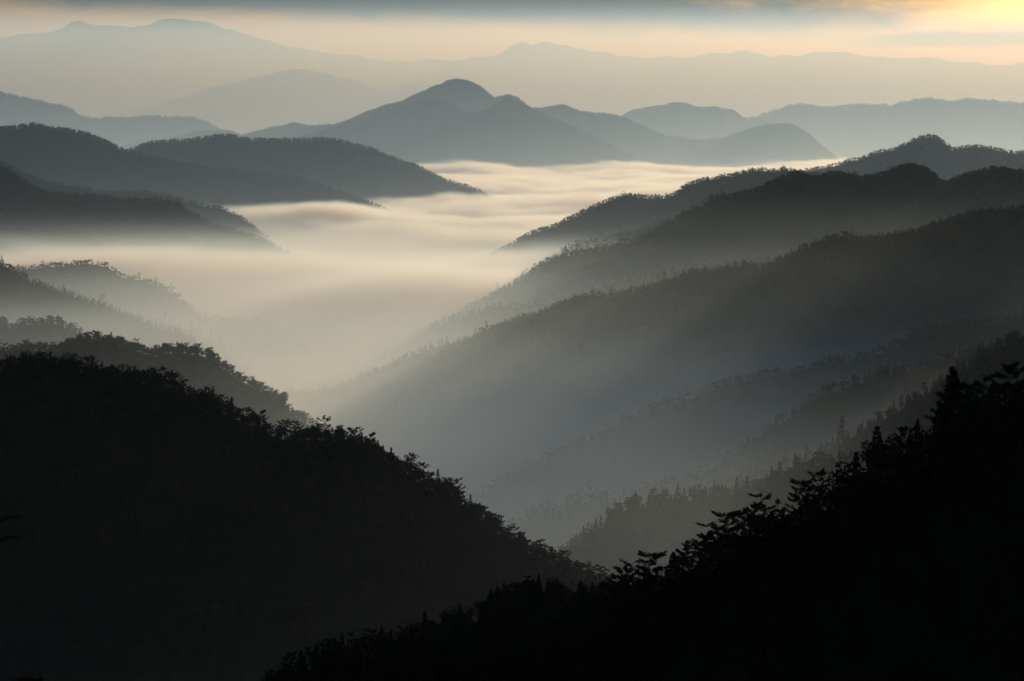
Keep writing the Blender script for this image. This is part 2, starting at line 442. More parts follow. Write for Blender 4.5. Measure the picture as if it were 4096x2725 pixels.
ridge('left_mist_low', 'mountain', 'faint row of cedars down a misty spur',
  [(120,655),(222,684),(256,699),(284,709),(308,716),(342,725),(376,731),(410,742),(441,749),(461,761),(485,769),(509,780),(520,791),(547,807),(574,827),(588,846),(615,862),(642,884),(663,896),(720,930)],
  3450, 8, amp=12, wl=200, smooth=6)
ridge('left_mist', 'mountain', 'straight misty slope below the knoll at the left',
  [(0,594),(10,603),(27,609),(48,622),(68,636),(89,643),(113,653),(137,661),(157,667),(185,675),(205,682),(222,687),(239,696),(260,704),(284,714),(308,725),(332,732),(359,740),(383,747),(410,755),(438,769),(461,781),(479,791),(520,815),(560,840),(620,880)],
  3150, 7, amp=16, wl=220, smooth=5)
ridge('right_main_back', 'mountain', 'pale tree-lined crest just behind the main right ridge',
  [(800,872),(849,846),(869,841),(886,829),(903,822),(920,815),(941,807),(965,798),(989,788),(1016,781),(1030,773),(1050,776),(1071,773),(1110,766),(1160,752),(1220,740)],
  2900, 7, amp=12, wl=180, smooth=5)
ridge('right_main', 'mountain', 'broad dark ridge across the right half',
  [(600,905),(640,898),(680,901),(720,898),(740,893),(760,888),(787,879),(808,872),(828,863),(852,851),(876,845),(896,840),(927,836),(961,821),(989,813),(1013,804),(1033,792),(1057,782),(1078,774),(1095,767),(1119,751),(1139,744),(1156,738),(1177,732),(1194,726),(1207,719),(1228,715),(1248,710),(1266,702),(1283,695),(1300,690),(1310,682),(1330,677),(1354,673),(1372,675),(1392,677),(1412,673),(1433,668),(1453,660),(1481,655),(1508,650),(1542,639),(1559,629),(1582,621),(1613,617),(1637,615),(1664,611),(1688,610),(1708,602),(1722,603),(1743,605),(1770,601),(1790,593),(1811,583),(1832,572),(1852,562),(1873,555),(1893,543),(1910,537),(1931,533),(1955,537),(1979,540),(2006,542),(2030,533),(2057,531),(2078,525),(2098,528),(2115,523),(2139,512),(2167,502),(2190,496),(2214,485),(2245,478),(2269,478),(2303,478),(2334,470),(2357,466)],
  [(600,2900),(1200,2750),(2357,2600)], 7, amp=18, wl=230, smooth=6, sf=.55)
ridge('left_third_back', 'mountain', 'grey knoll on the left above the black ridge',
  [(0,728),(20,737),(34,742),(51,733),(72,730),(92,731),(113,728),(126,727),(144,737),(164,742),(181,750),(195,764),(230,800),(270,840)],
  2600, 7, amp=12, wl=150, smooth=5)
ridge('left_third', 'mountain', 'dark grey spur behind the black left ridge',
  [(0,800),(50,790),(100,787),(140,788),(164,780),(191,768),(212,763),(232,766),(253,769),(273,774),(290,786),(304,785),(321,791),(342,796),(359,800),(379,794),(396,795),(420,794),(455,796),(478,803),(496,815),(513,831),(530,841),(547,855),(564,860),(588,875),(608,889),(632,899),(656,909),(670,928),(687,943),(707,955),(731,976),(760,1005),(800,1050)],
  2100, 7, amp=14, wl=160, smooth=5)
ridge('right_lower_back', 'mountain', 'dim ridge below the main right ridge',
  [(1500,925),(1600,897),(1637,880),(1671,870),(1705,860),(1739,855),(1774,848),(1808,843),(1842,836),(1880,829),(1900,819),(1927,813),(1962,815),(1996,805),(2023,795),(2044,790),(2064,778),(2085,769),(2105,757),(2132,747),(2167,740),(2201,735),(2235,733),(2269,730),(2303,726),(2338,720),(2357,713)],
  2250, 7, amp=12, wl=160, smooth=5)
ridge('right_lower', 'mountain', 'misty spur with pointed trees at the lower right',
  [(1680,1030),(1740,990),(1791,962),(1818,942),(1842,925),(1856,913),(1869,904),(1880,897),(1897,886),(1914,884),(1934,877),(1955,869),(1968,862),(1989,861),(2009,853),(2030,847),(2044,838),(2064,840),(2085,833),(2132,823),(2200,802),(2280,780),(2357,760)],
  2000, 7, amp=12, wl=150, smooth=5)
ridge('right_edge', 'mountain', 'dark slope behind the near pines at the right edge',
  [(1640,1110),(1720,1085),(1800,1060),(1860,1036),(1900,1013),(1944,993),(1975,976),(1999,962),(2020,950),(2040,937),(2061,926),(2085,920),(2098,906),(2112,895),(2132,885),(2156,869),(2177,858),(2194,845),(2208,830),(2221,828),(2242,816),(2262,797),(2286,790),(2310,775),(2334,758),(2357,750)],
  1750, 7, amp=12, wl=140, smooth=5)
ridge('valley_trees', 'mountain', 'ghostly trees in the mist of the near valley',
  [(1150,1205),(1200,1180),(1238,1162),(1290,1150),(1337,1138),(1358,1128),(1389,1132),(1419,1140),(1457,1128),(1500,1113),(1600,1090),(1700,1068),(1800,1043),(1900,1013),(1990,985)],
  1900, 7, amp=10, wl=120, smooth=5)
ridge('right_front', 'mountain', 'grey wooded slope behind the near black hillside',
  [(1240,1290),(1290,1252),(1337,1219),(1358,1206),(1378,1198),(1399,1188),(1412,1168),(1426,1158),(1447,1150),(1460,1141),(1471,1143),(1488,1147),(1505,1137),(1518,1137),(1540,1139),(1558,1129),(1579,1127),(1599,1126),(1620,1123),(1633,1124),(1647,1117),(1664,1116),(1684,1112),(1708,1110),(1722,1106),(1739,1096),(1756,1094),(1780,1077),(1808,1075),(1835,1065),(1859,1054),(1879,1043),(1893,1042),(1927,1040),(1962,1034),(2050,1006),(2150,962),(2260,930)],
  1550, 6.5, amp=10, wl=120, smooth=5)
ridge('black_left', 'mountain', 'big black wooded ridge on the left',
  [(0,826),(14,821),(27,817),(44,812),(62,815),(75,814),(92,809),(113,811),(130,819),(150,816),(171,821),(188,828),(198,839),(219,841),(239,845),(253,847),(273,849),(294,849),(314,850),(335,850),(355,851),(369,860),(383,858),(400,866),(417,880),(438,887),(458,897),(475,897),(492,905),(506,918),(523,928),(543,940),(561,949),(581,946),(602,957),(619,967),(636,979),(649,979),(670,984),(690,979),(714,981),(735,982),(752,981),(777,984),(801,993),(821,998),(838,999),(862,1012),(879,1021),(896,1035),(914,1047),(931,1054),(951,1070),(972,1088),(982,1099),(1009,1100),(1030,1105),(1047,1114),(1060,1130),(1078,1138),(1095,1152),(1105,1164),(1122,1174),(1139,1190),(1160,1204),(1177,1219),(1185,1231),(1201,1231),(1218,1242),(1238,1248),(1255,1259),(1269,1268),(1290,1277),(1310,1287),(1324,1299),(1344,1299),(1365,1308),(1382,1318),(1399,1331),(1419,1338),(1460,1365),(1510,1400)],
  [(0,1400),(700,1320),(1419,1200)], 7, amp=16, wl=150, smooth=6, res=3, width=620)
ridge('dark_hump', 'hill', 'dark hump of trees at the bottom middle',
  [(880,1500),(920,1470),(955,1445),(965,1432),(978,1422),(989,1424),(1002,1421),(1020,1409),(1043,1409),(1057,1399),(1071,1400),(1084,1387),(1098,1383),(1112,1373),(1129,1364),(1146,1356),(1160,1348),(1180,1351),(1204,1343),(1221,1341),(1238,1333),(1259,1335),(1276,1335),(1296,1344),(1313,1350),(1327,1343),(1341,1340),(1358,1337),(1372,1336),(1389,1337),(1405,1341),(1440,1342),(1500,1338),(1600,1320)],
  780, 6.5, amp=8, wl=90, smooth=7, res=2.5, floor=200)
NEAR = [(560,1670),(602,1630),(640,1600),(700,1566),(760,1534),(811,1520),(880,1514),(940,1508),(1010,1515),(1060,1522),(1110,1500),(1180,1480),(1230,1492),(1290,1520),(1350,1490),(1420,1428),(1500,1375),(1580,1345),(1650,1310),(1720,1265),(1790,1235),(1860,1205),(1930,1165),(1990,1135),(2060,1105),(2120,1080),(2190,1045),(2260,1015),(2357,985)]
ridge('black_near', 'hill', 'black near hillside at the lower right',
  NEAR, [(560,640),(1200,600),(1500,545),(2357,500)], 0, amp=6, wl=70, smooth=10, res=2, floor=200, sf=.45)


# ------------------------------------------------------------------ trees
MIX_PINE = (('pine', 'cedar', 'broad', 'fir'), (.52, .12, .28, .08))
MIX_CEDAR = (('pine', 'cedar', 'broad', 'fir'), (.10, .60, .18, .12))
MIX_BROAD = (('pine', 'cedar', 'broad', 'fir'), (.28, .14, .48, .10))
MIX_ALL = (('pine', 'cedar', 'broad', 'fir'), (.34, .24, .32, .10))

def place(key, kind, vx, vtop, label, lod=1, var=None, wide=1.0, hmin=4.0, t=0.0, group=None, drop_more=0.0):
    """a tree on the crest of a ridge, its tip at the traced spot"""
    r = RIDGES[key]
    p = r.at(np.array([float(r.u_of(vx))]), np.array([t]))[0]
    ztop = CAMZ + p[1] * (HOR - vtop * V) / F
    h = max(hmin, ztop - p[2]) + drop_more
    p[2] = min(p[2] - .3, ztop - h * .97) if ztop - p[2] < hmin else p[2] - .3
    return tree_thing(kind, lod, tuple(p), h + .3, rng.uniform(0, 6.28), label, group, var, wide)

def crest_things(key, n, mix, h, lod, where, t=(-5, 9), vr=None):
    """single trees along a crest, one Blender object each"""
    r = RIDGES[key]; px = r.cx / r.cy * F + 2048
    lo, hi = (r.u_of(vr[0]), r.u_of(vr[1])) if vr else (np.searchsorted(px, -20), np.searchsorted(px, 4116))
    us = np.linspace(float(lo), float(hi), n) + rng.uniform(-.5, .5, n) * (float(hi) - float(lo)) / n
    P = r.at(us, rng.uniform(t[0], t[1], n))
    for p in P:
        if p[2] < r.floor: continue
        kind = str(rng.choice(mix[0], p=mix[1]))
        tree_thing(kind, lod, (p[0], p[1], p[2] - .3), rng.uniform(*h), rng.uniform(0, 6.28),
                   '%s %s' % (WORD[kind], where), '%ss %s' % (WORD[kind], where), None, rng.uniform(.9, 1.3))

def wood(key, label, nc, nf, lod_c, lod_f, mix, h, depth=None, name='forest', tc=(-14, 12), low=False):
    r = RIDGES[key]; f = Forest()
    k = r.D / 2000
    P = r.scatter(nc, tc[0], tc[1]); f.put(lod_c, mix[0], mix[1], P - [0, 0, .4], rng.uniform(h[0] * .7, h[1] * (.82 if low else 1), len(P)))
    P = r.scatter(int(nc * 1.3), tc[0], 26 + 10 * k); f.put(lod_c, mix[0], mix[1], P - [0, 0, .8], rng.uniform(h[0] * .8, h[1] * .95, len(P)))
    P = r.scatter(int(nc * 1.2), tc[0], tc[1] + 8); f.put(lod_f, ('broad', 'fir'), (.75, .25), P - [0, 0, .6], rng.uniform(h[0] * .5, h[0] * .8, len(P)))
    if nf:
        P = r.scatter(nf, tc[1], depth or r.t[-1], pw=1.25); f.put(lod_f, mix[0], mix[1], P - [0, 0, .5], rng.uniform(h[0], h[1], len(P)) * 1.08)
    f.build(name, label)

# single outstanding trees -------------------------------------------------------
NOTE = [
 ('black_left', 'pine', 205, 822, 'spiky pine leaning out from the black left ridge beside its highest bumps', 1),
 ('black_left', 'broad', 100, 808, 'widest round tree on the highest bump of the black left ridge', 1),
 ('black_left', 'broad', 52, 813, 'round tree at the left end of the black left ridge, left of the widest', 1),
 ('black_left', 'fir', 258, 842, 'thin pointed tree on the black left ridge right of its highest bumps', 1),
 ('black_left', 'pine', 352, 847, 'pine with a fan of branches on the flat part of the black left ridge', 1),
 ('black_left', 'pine', 392, 853, 'broad pine where the black left ridge starts to fall', 1),
 ('black_left', 'pine', 487, 898, 'tall crooked pine on the black left ridge above the grey spur', 1),
 ('black_left', 'pine', 525, 925, 'lower of two leaning pines on the falling black left ridge', 1),
 ('black_left', 'pine', 572, 941, 'high pine with a jagged top halfway along the black left ridge', 1),
 ('black_left', 'pine', 780, 980, 'tall pine where the black left ridge steepens', 1),
 ('black_left', 'pine', 812, 992, 'dense pine just right of the steepening of the black left ridge', 1),
 ('black_left', 'pine', 990, 1088, 'thin open pine standing clear of the black left ridge over the mist', 1),
 ('black_left', 'pine', 1032, 1102, 'flat-topped pine beside the thin open one on the black left ridge', 1),
 ('black_left', 'pine', 1204, 1226, 'stepped pine low on the falling end of the black left ridge', 1),
 ('black_left', 'pine', 1243, 1243, 'wide flat pine low on the end of the black left ridge', 1),
 ('black_left', 'pine', 1297, 1268, 'pine near the tip of the black left ridge, above the dark hump', 1),
 ('left_third', 'pine', 312, 781, 'bent pine on the dark grey spur with a flag-like top', 1),
 ('left_third', 'broad', 380, 787, 'rounded tree at the middle of the dark grey spur', 1),
 ('left_third', 'pine', 412, 791, 'first flat-topped pine right of the round tree on the dark grey spur', 1),
 ('left_third', 'pine', 430, 790, 'second flat-topped pine right of the round tree on the dark grey spur', 1),
 ('left_third', 'pine', 458, 791, 'tallest spreading pine on the dark grey spur', 1),
 ('left_third', 'pine', 484, 800, 'pine bending down the slope at the shoulder of the dark grey spur', 1),
 ('left_third', 'pine', 657, 903, 'layered pine low on the dark grey spur', 1),
 ('left_mist_back', 'pine', 99, 600, 'umbrella-shaped pine standing alone on the misty knoll', 2),
 ('left_mist_back', 'pine', 128, 604, 'small pine next to the umbrella-shaped one on the misty knoll', 2),
 ('left_mist_back', 'pine', 319, 628, 'pine tip rising from the rim of the misty knoll', 2),
 ('left_mist_back', 'pine', 359, 639, 'flat pine further down the rim of the misty knoll', 2),
 ('left_mist_back', 'pine', 394, 654, 'pine spreading over the steep edge of the misty knoll', 2),
 ('left_mist_back', 'pine', 415, 673, 'lowest leaning pine on the steep edge of the misty knoll', 2),
 ('left_mist', 'fir', 4, 589, 'tall fir at the top of the straight misty slope at the left edge', 2),
 ('left_mist', 'fir', 147, 656, 'pointed tree standing up from the straight misty slope', 2),
 ('left_mist_low', 'pine', 236, 677, 'round pine clump behind the straight misty slope', 2),
 ('left_mist_low', 'cedar', 379, 720, 'tall faint cedar on the misty spur, first of the tall ones', 2),
 ('left_mist_low', 'pine', 398, 728, 'faint round pine beside the first tall cedar on the misty spur', 2),
 ('left_mist_low', 'cedar', 441, 739, 'faint twin-topped cedar on the misty spur', 2),
 ('left_mist_low', 'cedar', 485, 758, 'faint pointed cedar low on the misty spur, higher of the low pair', 2),
 ('left_mist_low', 'cedar', 508, 768, 'faint pointed cedar low on the misty spur, lower of the low pair', 2),
 ('right_main', 'cedar', 1119, 739, 'tall pointed cedar rising from the main right ridge in the mist', 2),
 ('right_main', 'cedar', 1094, 756, 'shorter cedar just below the tall one on the main right ridge', 2),
 ('right_main', 'pine', 1364, 663, 'domed pine on the crest of the main right ridge', 2),
 ('right_main', 'pine', 1405, 662, 'wide spreading pine on the main right ridge', 2),
 ('right_main', 'fir', 1482, 650, 'blunt fir on the main right ridge between the wide pine and the cedars', 2),
 ('right_main', 'cedar', 1515, 635, 'shorter of two slim cedars on the main right ridge', 2),
 ('right_main', 'cedar', 1529, 624, 'taller of two slim cedars on the main right ridge', 2),
 ('right_main', 'cedar', 1709, 597, 'small pointed cedar high on the main right ridge', 2),
 ('right_main', 'cedar', 830, 858, 'pointed cedar near the low left end of the main right ridge', 2),
 ('right_main', 'cedar', 735, 886, 'pointed cedar at the foot of the main right ridge beside the valley', 2),
 ('right_pines', 'cedar', 1301, 564, 'dark pointed cedar at the left end of the row of pines', 2),
 ('right_pines', 'pine', 1274, 588, 'spiky pine below the dark pointed cedar', 2),
 ('right_pines', 'pine', 1328, 556, 'first umbrella pine right of the dark pointed cedar', 2),
 ('right_pines', 'pine', 1351, 556, 'small umbrella pine with a bent trunk', 2),
 ('right_pines', 'pine', 1371, 549, 'tallest umbrella pine with a bare trunk on the long dark ridge', 2),
 ('right_pines', 'pine', 1392, 549, 'pine with a ragged top right of the tallest umbrella pine', 2),
 ('right_pines', 'pine', 1425, 541, 'leaning pine in the row along the long dark ridge', 2),
 ('right_pines', 'pine', 1448, 535, 'pine with tiered branches in the row along the long dark ridge', 2),
 ('right_pines', 'pine', 1474, 529, 'last tall pine of the row along the long dark ridge', 2),
 ('right_pines', 'cedar', 1145, 650, 'pale lone cedar low on the long dark ridge in the mist', 2),
 ('right_pines', 'pine', 1660, 438, 'pine with a flat top on a shoulder of the long dark ridge', 2),
 ('right_pines', 'pine', 1905, 391, 'wide pine on the upper crest of the long dark ridge', 2),
 ('right_pines', 'pine', 1970, 393, 'round pine in the dip before the summit of the long dark ridge', 2),
 ('right_pines', 'pine', 2050, 380, 'ragged pine just left of the summit of the long dark ridge', 2),
 ('right_second', 'fir', 1804, 379, 'pointed fir on the grey ridge above the dip', 2),
 ('right_second', 'pine', 1437, 441, 'pine on the round head of the grey ridge beside the fog', 2),
 ('right_lower', 'cedar', 2044, 833, 'blunt cedar standing up from the misty spur at the lower right', 1),
 ('right_lower', 'broad', 1905, 882, 'round tree on the misty spur at the lower right', 1),
 ('right_lower_back', 'cedar', 2036, 790, 'faint cedar on the dim ridge at the right', 2),
 ('right_edge', 'cedar', 2218, 820, 'pointed cedar on the dark slope behind the near pines', 1),
 ('right_edge', 'fir', 2090, 905, 'dark pointed fir left of the near blobby cedar', 1),
 ('right_edge', 'cedar', 2075, 906, 'pale pointed cedar beside the dark pointed fir', 1),
 ('right_edge', 'cedar', 1938, 957, 'tall thin cedar rising alone from the mist at the lower right', 1),
 ('right_front', 'cedar', 1830, 1046, 'highest pointed cedar on the grey wooded slope', 1),
 ('right_front', 'cedar', 1776, 1071, 'cedar with a pointed tip in the middle of the grey wooded slope', 1),
 ('right_front', 'cedar', 1696, 1097, 'twin cedar on the grey wooded slope', 1),
 ('right_front', 'cedar', 1644, 1106, 'slim cedar on the grey wooded slope left of the twin', 1),
 ('right_front', 'cedar', 1462, 1133, 'blunt cedar near the left end of the grey wooded slope', 1),
 ('valley_trees', 'cedar', 1358, 1105, 'ghostly tall cedar in the mist of the near valley', 2),
 ('dark_hump', 'cedar', 978, 1408, 'dark cone-shaped cedar at the left end of the dark hump', 0),
 ('dark_hump', 'cedar', 1240, 1323, 'tall cedar on top of the dark hump', 0),
 ('dark_hump', 'pine', 1215, 1329, 'thin pine left of the tall cedar on the dark hump', 0),
 ('dark_hump', 'broad', 1275, 1327, 'broad round tree right of the tall cedar on the dark hump', 0),
 ('dark_hump', 'fir', 1160, 1340, 'bushy fir on the left shoulder of the dark hump', 0),
 ('dark_hump', 'cedar', 1058, 1391, 'pointed cedar on the falling left side of the dark hump', 0),
 ('dark_hump', 'broad', 1025, 1402, 'wide bushy tree between the two cedars of the dark hump', 0),
]
for key, kind, vx, vt, lab, lod in NOTE:
    place(key, kind, vx, vt, lab, lod, wide=1.35 if kind == 'pine' and lod == 2 else 1.0, hmin=6.0 if lod < 2 else 7.0)

# the near hillside: every tree that makes its outline
NEAR_TREES = [
 ('pine', 2327, 842, 1.0, 'big pine with long drooping arms at the right edge of the near hillside'),
 ('pine', 2255, 868, 1.0, 'dense pine between the blobby cedar and the long-armed pine'),
 ('pine', 2296, 884, 1.0, 'thin ragged pine left of the long-armed pine'),
 ('pine', 2228, 884, .9, 'narrow pine close behind the blobby cedar'),
 ('cedar', 2189, 850, 1.2, 'tall blobby cedar standing above the near hillside'),
 ('cedar', 2166, 930, 1.2, 'shorter cedar pressed against the tall blobby one'),
 ('cedar', 2115, 966, .8, 'small slim cedar alone left of the tall blobby cedar'),
 ('broad', 2140, 985, .9, 'low bushy tree between the small slim cedar and the tall one'),
 ('pine', 2078, 985, .8, 'low pine left of the small slim cedar'),
 ('fir', 2098, 990, .9, 'stubby fir left of the small slim cedar'),
 ('fir', 2022, 982, 1.25, 'broad-skirted fir with a spiky crown on the near hillside'),
 ('broad', 1998, 1005, .9, 'bushy tree on the left flank of the broad-skirted fir'),
 ('broad', 2052, 995, .8, 'small tree right of the broad-skirted fir'),
 ('fir', 1970, 1040, 1.1, 'fir on the slope below the broad-skirted fir'),
 ('broad', 1945, 1052, 1.0, 'leafy tree below the firs on the near hillside'),
 ('broad', 1922, 1078, .9, 'leafy tree right of the layered pine'),
 ('pine', 1888, 1087, .9, 'layered pine with an upright leader'),
 ('pine', 1842, 1108, .95, 'round-headed pine left of the layered pine'),
 ('pine', 1868, 1118, .9, 'low pine between the layered and the round-headed one'),
 ('pine', 1765, 1137, 1.15, 'wide pine with upswept candle tips'),
 ('pine', 1797, 1150, 1.0, 'pine sitting low right of the one with upswept tips'),
 ('pine', 1738, 1160, 1.0, 'small pine left of the one with upswept tips'),
 ('pine', 1706, 1178, 1.2, 'pine with long level boughs'),
 ('pine', 1676, 1182, 1.2, 'pine with stacked boughs above the long slope'),
 ('pine', 1650, 1206, 1.2, 'pine reaching out to the left with hooked branch ends'),
 ('pine', 1622, 1226, 1.1, 'low spreading pine below the hooked one'),
 ('pine', 1594, 1245, 1.1, 'pine with ragged boughs below the low spreading one'),
 ('pine', 1570, 1262, 1.0, 'small pine right of the cone-shaped cedar'),
 ('cedar', 1549, 1273, 1.5, 'squat cone-shaped cedar between two pines'),
 ('pine', 1500, 1275, 1.25, 'full pine left of the squat cone-shaped cedar'),
 ('pine', 1466, 1287, 1.15, 'pine with knobbly top left of the full pine'),
 ('pine', 1440, 1308, 1.15, 'pine leaning out over the dark hump'),
 ('pine', 1424, 1326, 1.0, 'lowest pine leaning towards the dark hump'),
 ('broad', 1395, 1372, 1.1, 'black bushy tree below the lowest leaning pine'),
 ('broad', 1345, 1418, 1.1, 'black tree in the dip before the rounded black knoll'),
 ('fir', 1310, 1440, 1.1, 'black fir at the right foot of the rounded black knoll'),
 ('broad', 1262, 1438, 1.2, 'black round tree on the right of the black knoll'),
 ('broad', 1215, 1420, 1.3, 'black round tree right of the knoll top'),
 ('broad', 1180, 1416, 1.3, 'black round tree on the knoll top'),
 ('broad', 1140, 1427, 1.2, 'black round tree left of the knoll top'),
 ('pine', 1105, 1444, 1.2, 'black pine on the left of the black knoll'),
 ('fir', 1068, 1466, 1.0, 'black fir in the dip left of the black knoll'),
 ('pine', 1030, 1450, 1.2, 'black spreading pine in front of the dark hump'),
 ('pine', 985, 1452, 1.0, 'black pine just below the cone-shaped cedar of the hump'),
 ('pine', 938, 1441, 1.2, 'flat-topped pine on the bottom crest left of the hump'),
 ('pine', 921, 1444, .9, 'small pine beside the flat-topped one on the bottom crest'),
 ('fir', 899, 1451, .9, 'spiky fir right of the tall one on the bottom crest'),
 ('fir', 878, 1440, 1.0, 'tall dark fir on the bottom crest'),
 ('pine', 850, 1450, 1.0, 'scrubby pine left of the tall dark fir'),
 ('broad', 832, 1462, 1.0, 'low shrubby tree on the bottom crest'),
 ('pine', 812, 1456, .9, 'thin-topped pine on the bottom crest'),
 ('fir', 788, 1456, 1.0, 'fir with a long tip on the bottom crest'),
 ('fir', 770, 1468, .9, 'fir second from the long-tipped one on the bottom crest'),
 ('fir', 745, 1480, .8, 'slim fir where the bottom crest steepens'),
 ('fir', 730, 1482, 1.1, 'broad fir where the bottom crest steepens'),
 ('pine', 711, 1494, .9, 'small ragged pine left of the broad fir'),
 ('fir', 694, 1497, 1.1, 'fir above the last tall pine'),
 ('pine', 668, 1503, 1.0, 'last tall pine at the low end of the bottom crest'),
 ('broad', 652, 1523, .9, 'bushy tree under the last tall pine'),
 ('broad', 636, 1540, .9, 'small tree at the low end of the bottom crest'),
 ('cedar', 624, 1543, .7, 'one of two thin saplings at the bottom, the right one'),
 ('cedar', 616, 1545, .7, 'one of two thin saplings at the bottom, the left one'),
 ('fir', 603, 1562, .8, 'tip of a fir just showing at the bottom frame edge'),
]
for kind, vx, vt, wd, lab in NEAR_TREES:
    place('black_near', kind, vx, vt, lab, 0, wide=wd, hmin=5.0, t=rng.uniform(-2, 2))
for vx in np.arange(1430, 2357, 20):                               # a second row fills the outline from behind
    top = np.interp(vx, [q[1] for q in sorted(NEAR_TREES, key=lambda q: q[1])], [q[2] for q in sorted(NEAR_TREES, key=lambda q: q[1])])
    kind = str(rng.choice(['pine', 'pine', 'broad', 'fir']))
    place('black_near', kind, vx, top + rng.uniform(36, 58), '%s filling the near hillside below its tall outline trees' % WORD[kind], 0, wide=1.25, t=rng.uniform(3, 9), group='%ss below the outline trees of the near hillside' % WORD[kind])
for vx in np.arange(640, 1430, 30):
    top = np.interp(vx, [q[1] for q in sorted(NEAR_TREES, key=lambda q: q[1])], [q[2] for q in sorted(NEAR_TREES, key=lambda q: q[1])])
    kind = str(rng.choice(['pine', 'fir', 'broad', 'broad']))
    place('black_near', kind, vx, top + rng.uniform(14, 26), '%s along the bottom crest between the taller trees' % WORD[kind], 0, wide=1.3, t=rng.uniform(1, 6), group='%ss between the taller trees of the bottom crest' % WORD[kind])

# the many alike ------------------------------------------------------------------
crest_things('black_left', 120, MIX_PINE, (5.5, 11), 1, 'on the crest of the black left ridge', (-5, 12))
crest_things('dark_hump', 44, MIX_BROAD, (5.5, 8.2), 0, 'on the dark hump at the bottom middle', (-4, 9), (890, 1500))
crest_things('left_third', 46, MIX_PINE, (5.5, 10), 1, 'on the dark grey spur behind the black left ridge', (-4, 9), (0, 760))
crest_things('left_third_back', 20, MIX_BROAD, (6.0, 9.0), 1, 'on the grey knoll above the black left ridge', (-4, 9), (0, 220))
crest_things('right_front', 64, MIX_CEDAR, (5, 11), 1, 'on the grey wooded slope behind the near hillside', (-4, 9), (1300, 2060))
crest_things('right_edge', 34, MIX_CEDAR, (6.0, 9.5), 1, 'on the dark slope behind the near pines', (-4, 9), (1850, 2357))
crest_things('right_lower', 28, MIX_CEDAR, (6.0, 9.5), 1, 'on the misty spur at the lower right', (-4, 9), (1790, 2200))
crest_things('right_main', 96, MIX_CEDAR, (6, 10.5), 2, 'along the crest of the main right ridge', (-4, 9), (650, 2357))
crest_things('right_main', 44, MIX_CEDAR, (6, 10.5), 2, 'at the low left end of the main right ridge beside the valley', (-4, 8), (640, 960))
crest_things('right_pines', 46, MIX_PINE, (8, 13), 2, 'on the lower crest of the long dark ridge', (-4, 9), (1180, 1640))

wood('black_near', 'black trees covering the near hillside at the lower right', 260, 1100, 1, 1, MIX_ALL, (5, 7.5), 300, tc=(4, 16))
wood('dark_hump', 'dark trees covering the hump at the bottom middle', 160, 900, 1, 1, MIX_BROAD, (5, 7.5), tc=(-10, 12), low=True)
wood('black_left', 'dark forest covering the big black ridge on the left', 420, 5200, 1, 2, MIX_BROAD, (6, 9), low=True)
wood('right_front', 'grey forest on the slope behind the near hillside', 240, 3600, 1, 2, MIX_ALL, (5.5, 8.5), low=True)
wood('valley_trees', 'faint cedars standing in the mist of the near valley', 320, 1600, 2, 2, MIX_CEDAR, (6, 11))
wood('right_edge', 'dark forest on the slope behind the near pines', 150, 1500, 1, 2, MIX_CEDAR, (6, 9), low=True)
wood('right_lower', 'forest on the misty spur at the lower right', 160, 1800, 1, 2, MIX_CEDAR, (6, 9), low=True)
wood('right_lower_back', 'forest on the dim ridge below the main right ridge', 420, 2000, 2, 2, MIX_ALL, (6, 9))
wood('left_third', 'forest on the dark grey spur at the left', 480, 3000, 1, 2, MIX_PINE, (6.5, 9))
wood('left_third_back', 'forest on the grey knoll above the black left ridge', 300, 1100, 1, 2, MIX_BROAD, (6, 9))
wood('right_main', 'forest covering the broad dark ridge across the right half', 1300, 9000, 2, 3, MIX_CEDAR, (6, 9), low=True)
wood('right_main_back', 'pale line of trees behind the main right ridge', 160, 300, 2, 2, MIX_CEDAR, (6, 9))
wood('left_mist', 'misty forest on the straight slope at the left', 420, 2200, 2, 3, MIX_CEDAR, (5.5, 8.5))
wood('left_mist_back', 'misty forest on the knoll at the left', 420, 2200, 2, 3, MIX_BROAD, (6, 8.5))
wood('left_mist_low', 'faint cedars down the misty spur at the left', 260, 500, 2, 3, MIX_CEDAR, (6, 10))
wood('right_mist', 'faint forest on the low misty ridge in the right valley', 500, 1400, 2, 3, MIX_CEDAR, (6, 9))
wood('right_pines', 'forest covering the long dark ridge on the right', 1100, 9000, 2, 3, MIX_BROAD, (6.5, 9.5), low=True)
wood('right_small', 'pale trees on the small ridge rising from the mist', 360, 600, 2, 3, MIX_BROAD, (6, 9))
wood('left_dark', 'forest on the dark left ridge above the golden mist', 700, 5000, 2, 3, MIX_BROAD, (6, 9))
wood('left_dark_back', 'trees on the thin grey ridge behind the dark left one', 700, 2500, 2, 3, MIX_BROAD, (6, 9))
wood('right_second', 'forest on the grey ridge sloping into the fog', 1100, 4500, 2, 3, MIX_BROAD, (6, 9.5))
wood('right_back', 'forest on the grey rounded summit on the right', 900, 3000, 2, 3, MIX_BROAD, (6, 10))
wood('blue_front', 'forest on the slate blue ridge at the left edge', 2000, 4000, 3, 3, MIX_ALL, (5, 13), tc=(-16, 24))
wood('blue_back', 'forest on the slate blue ridge running down to the fog', 2600, 4000, 3, 3, MIX_CEDAR, (5, 13), tc=(-16, 24))
wood('main_spur', 'distant forest on the spur of the main peak', 1800, 0, 3, 3, MIX_BROAD, (4.5, 8), tc=(-20, 40))
wood('main_peak', 'distant forest on the main peak', 2200, 0, 3, 3, MIX_BROAD, (4.5, 8), tc=(-20, 40))
wood('far_right', 'distant forest on the long pale range on the right', 1500, 0, 3, 3, MIX_BROAD, (7, 13), tc=(-20, 40))
wood('far_left', 'distant forest on the grey hills on the far left', 900, 0, 3, 3, MIX_BROAD, (7, 12), tc=(-20, 40))

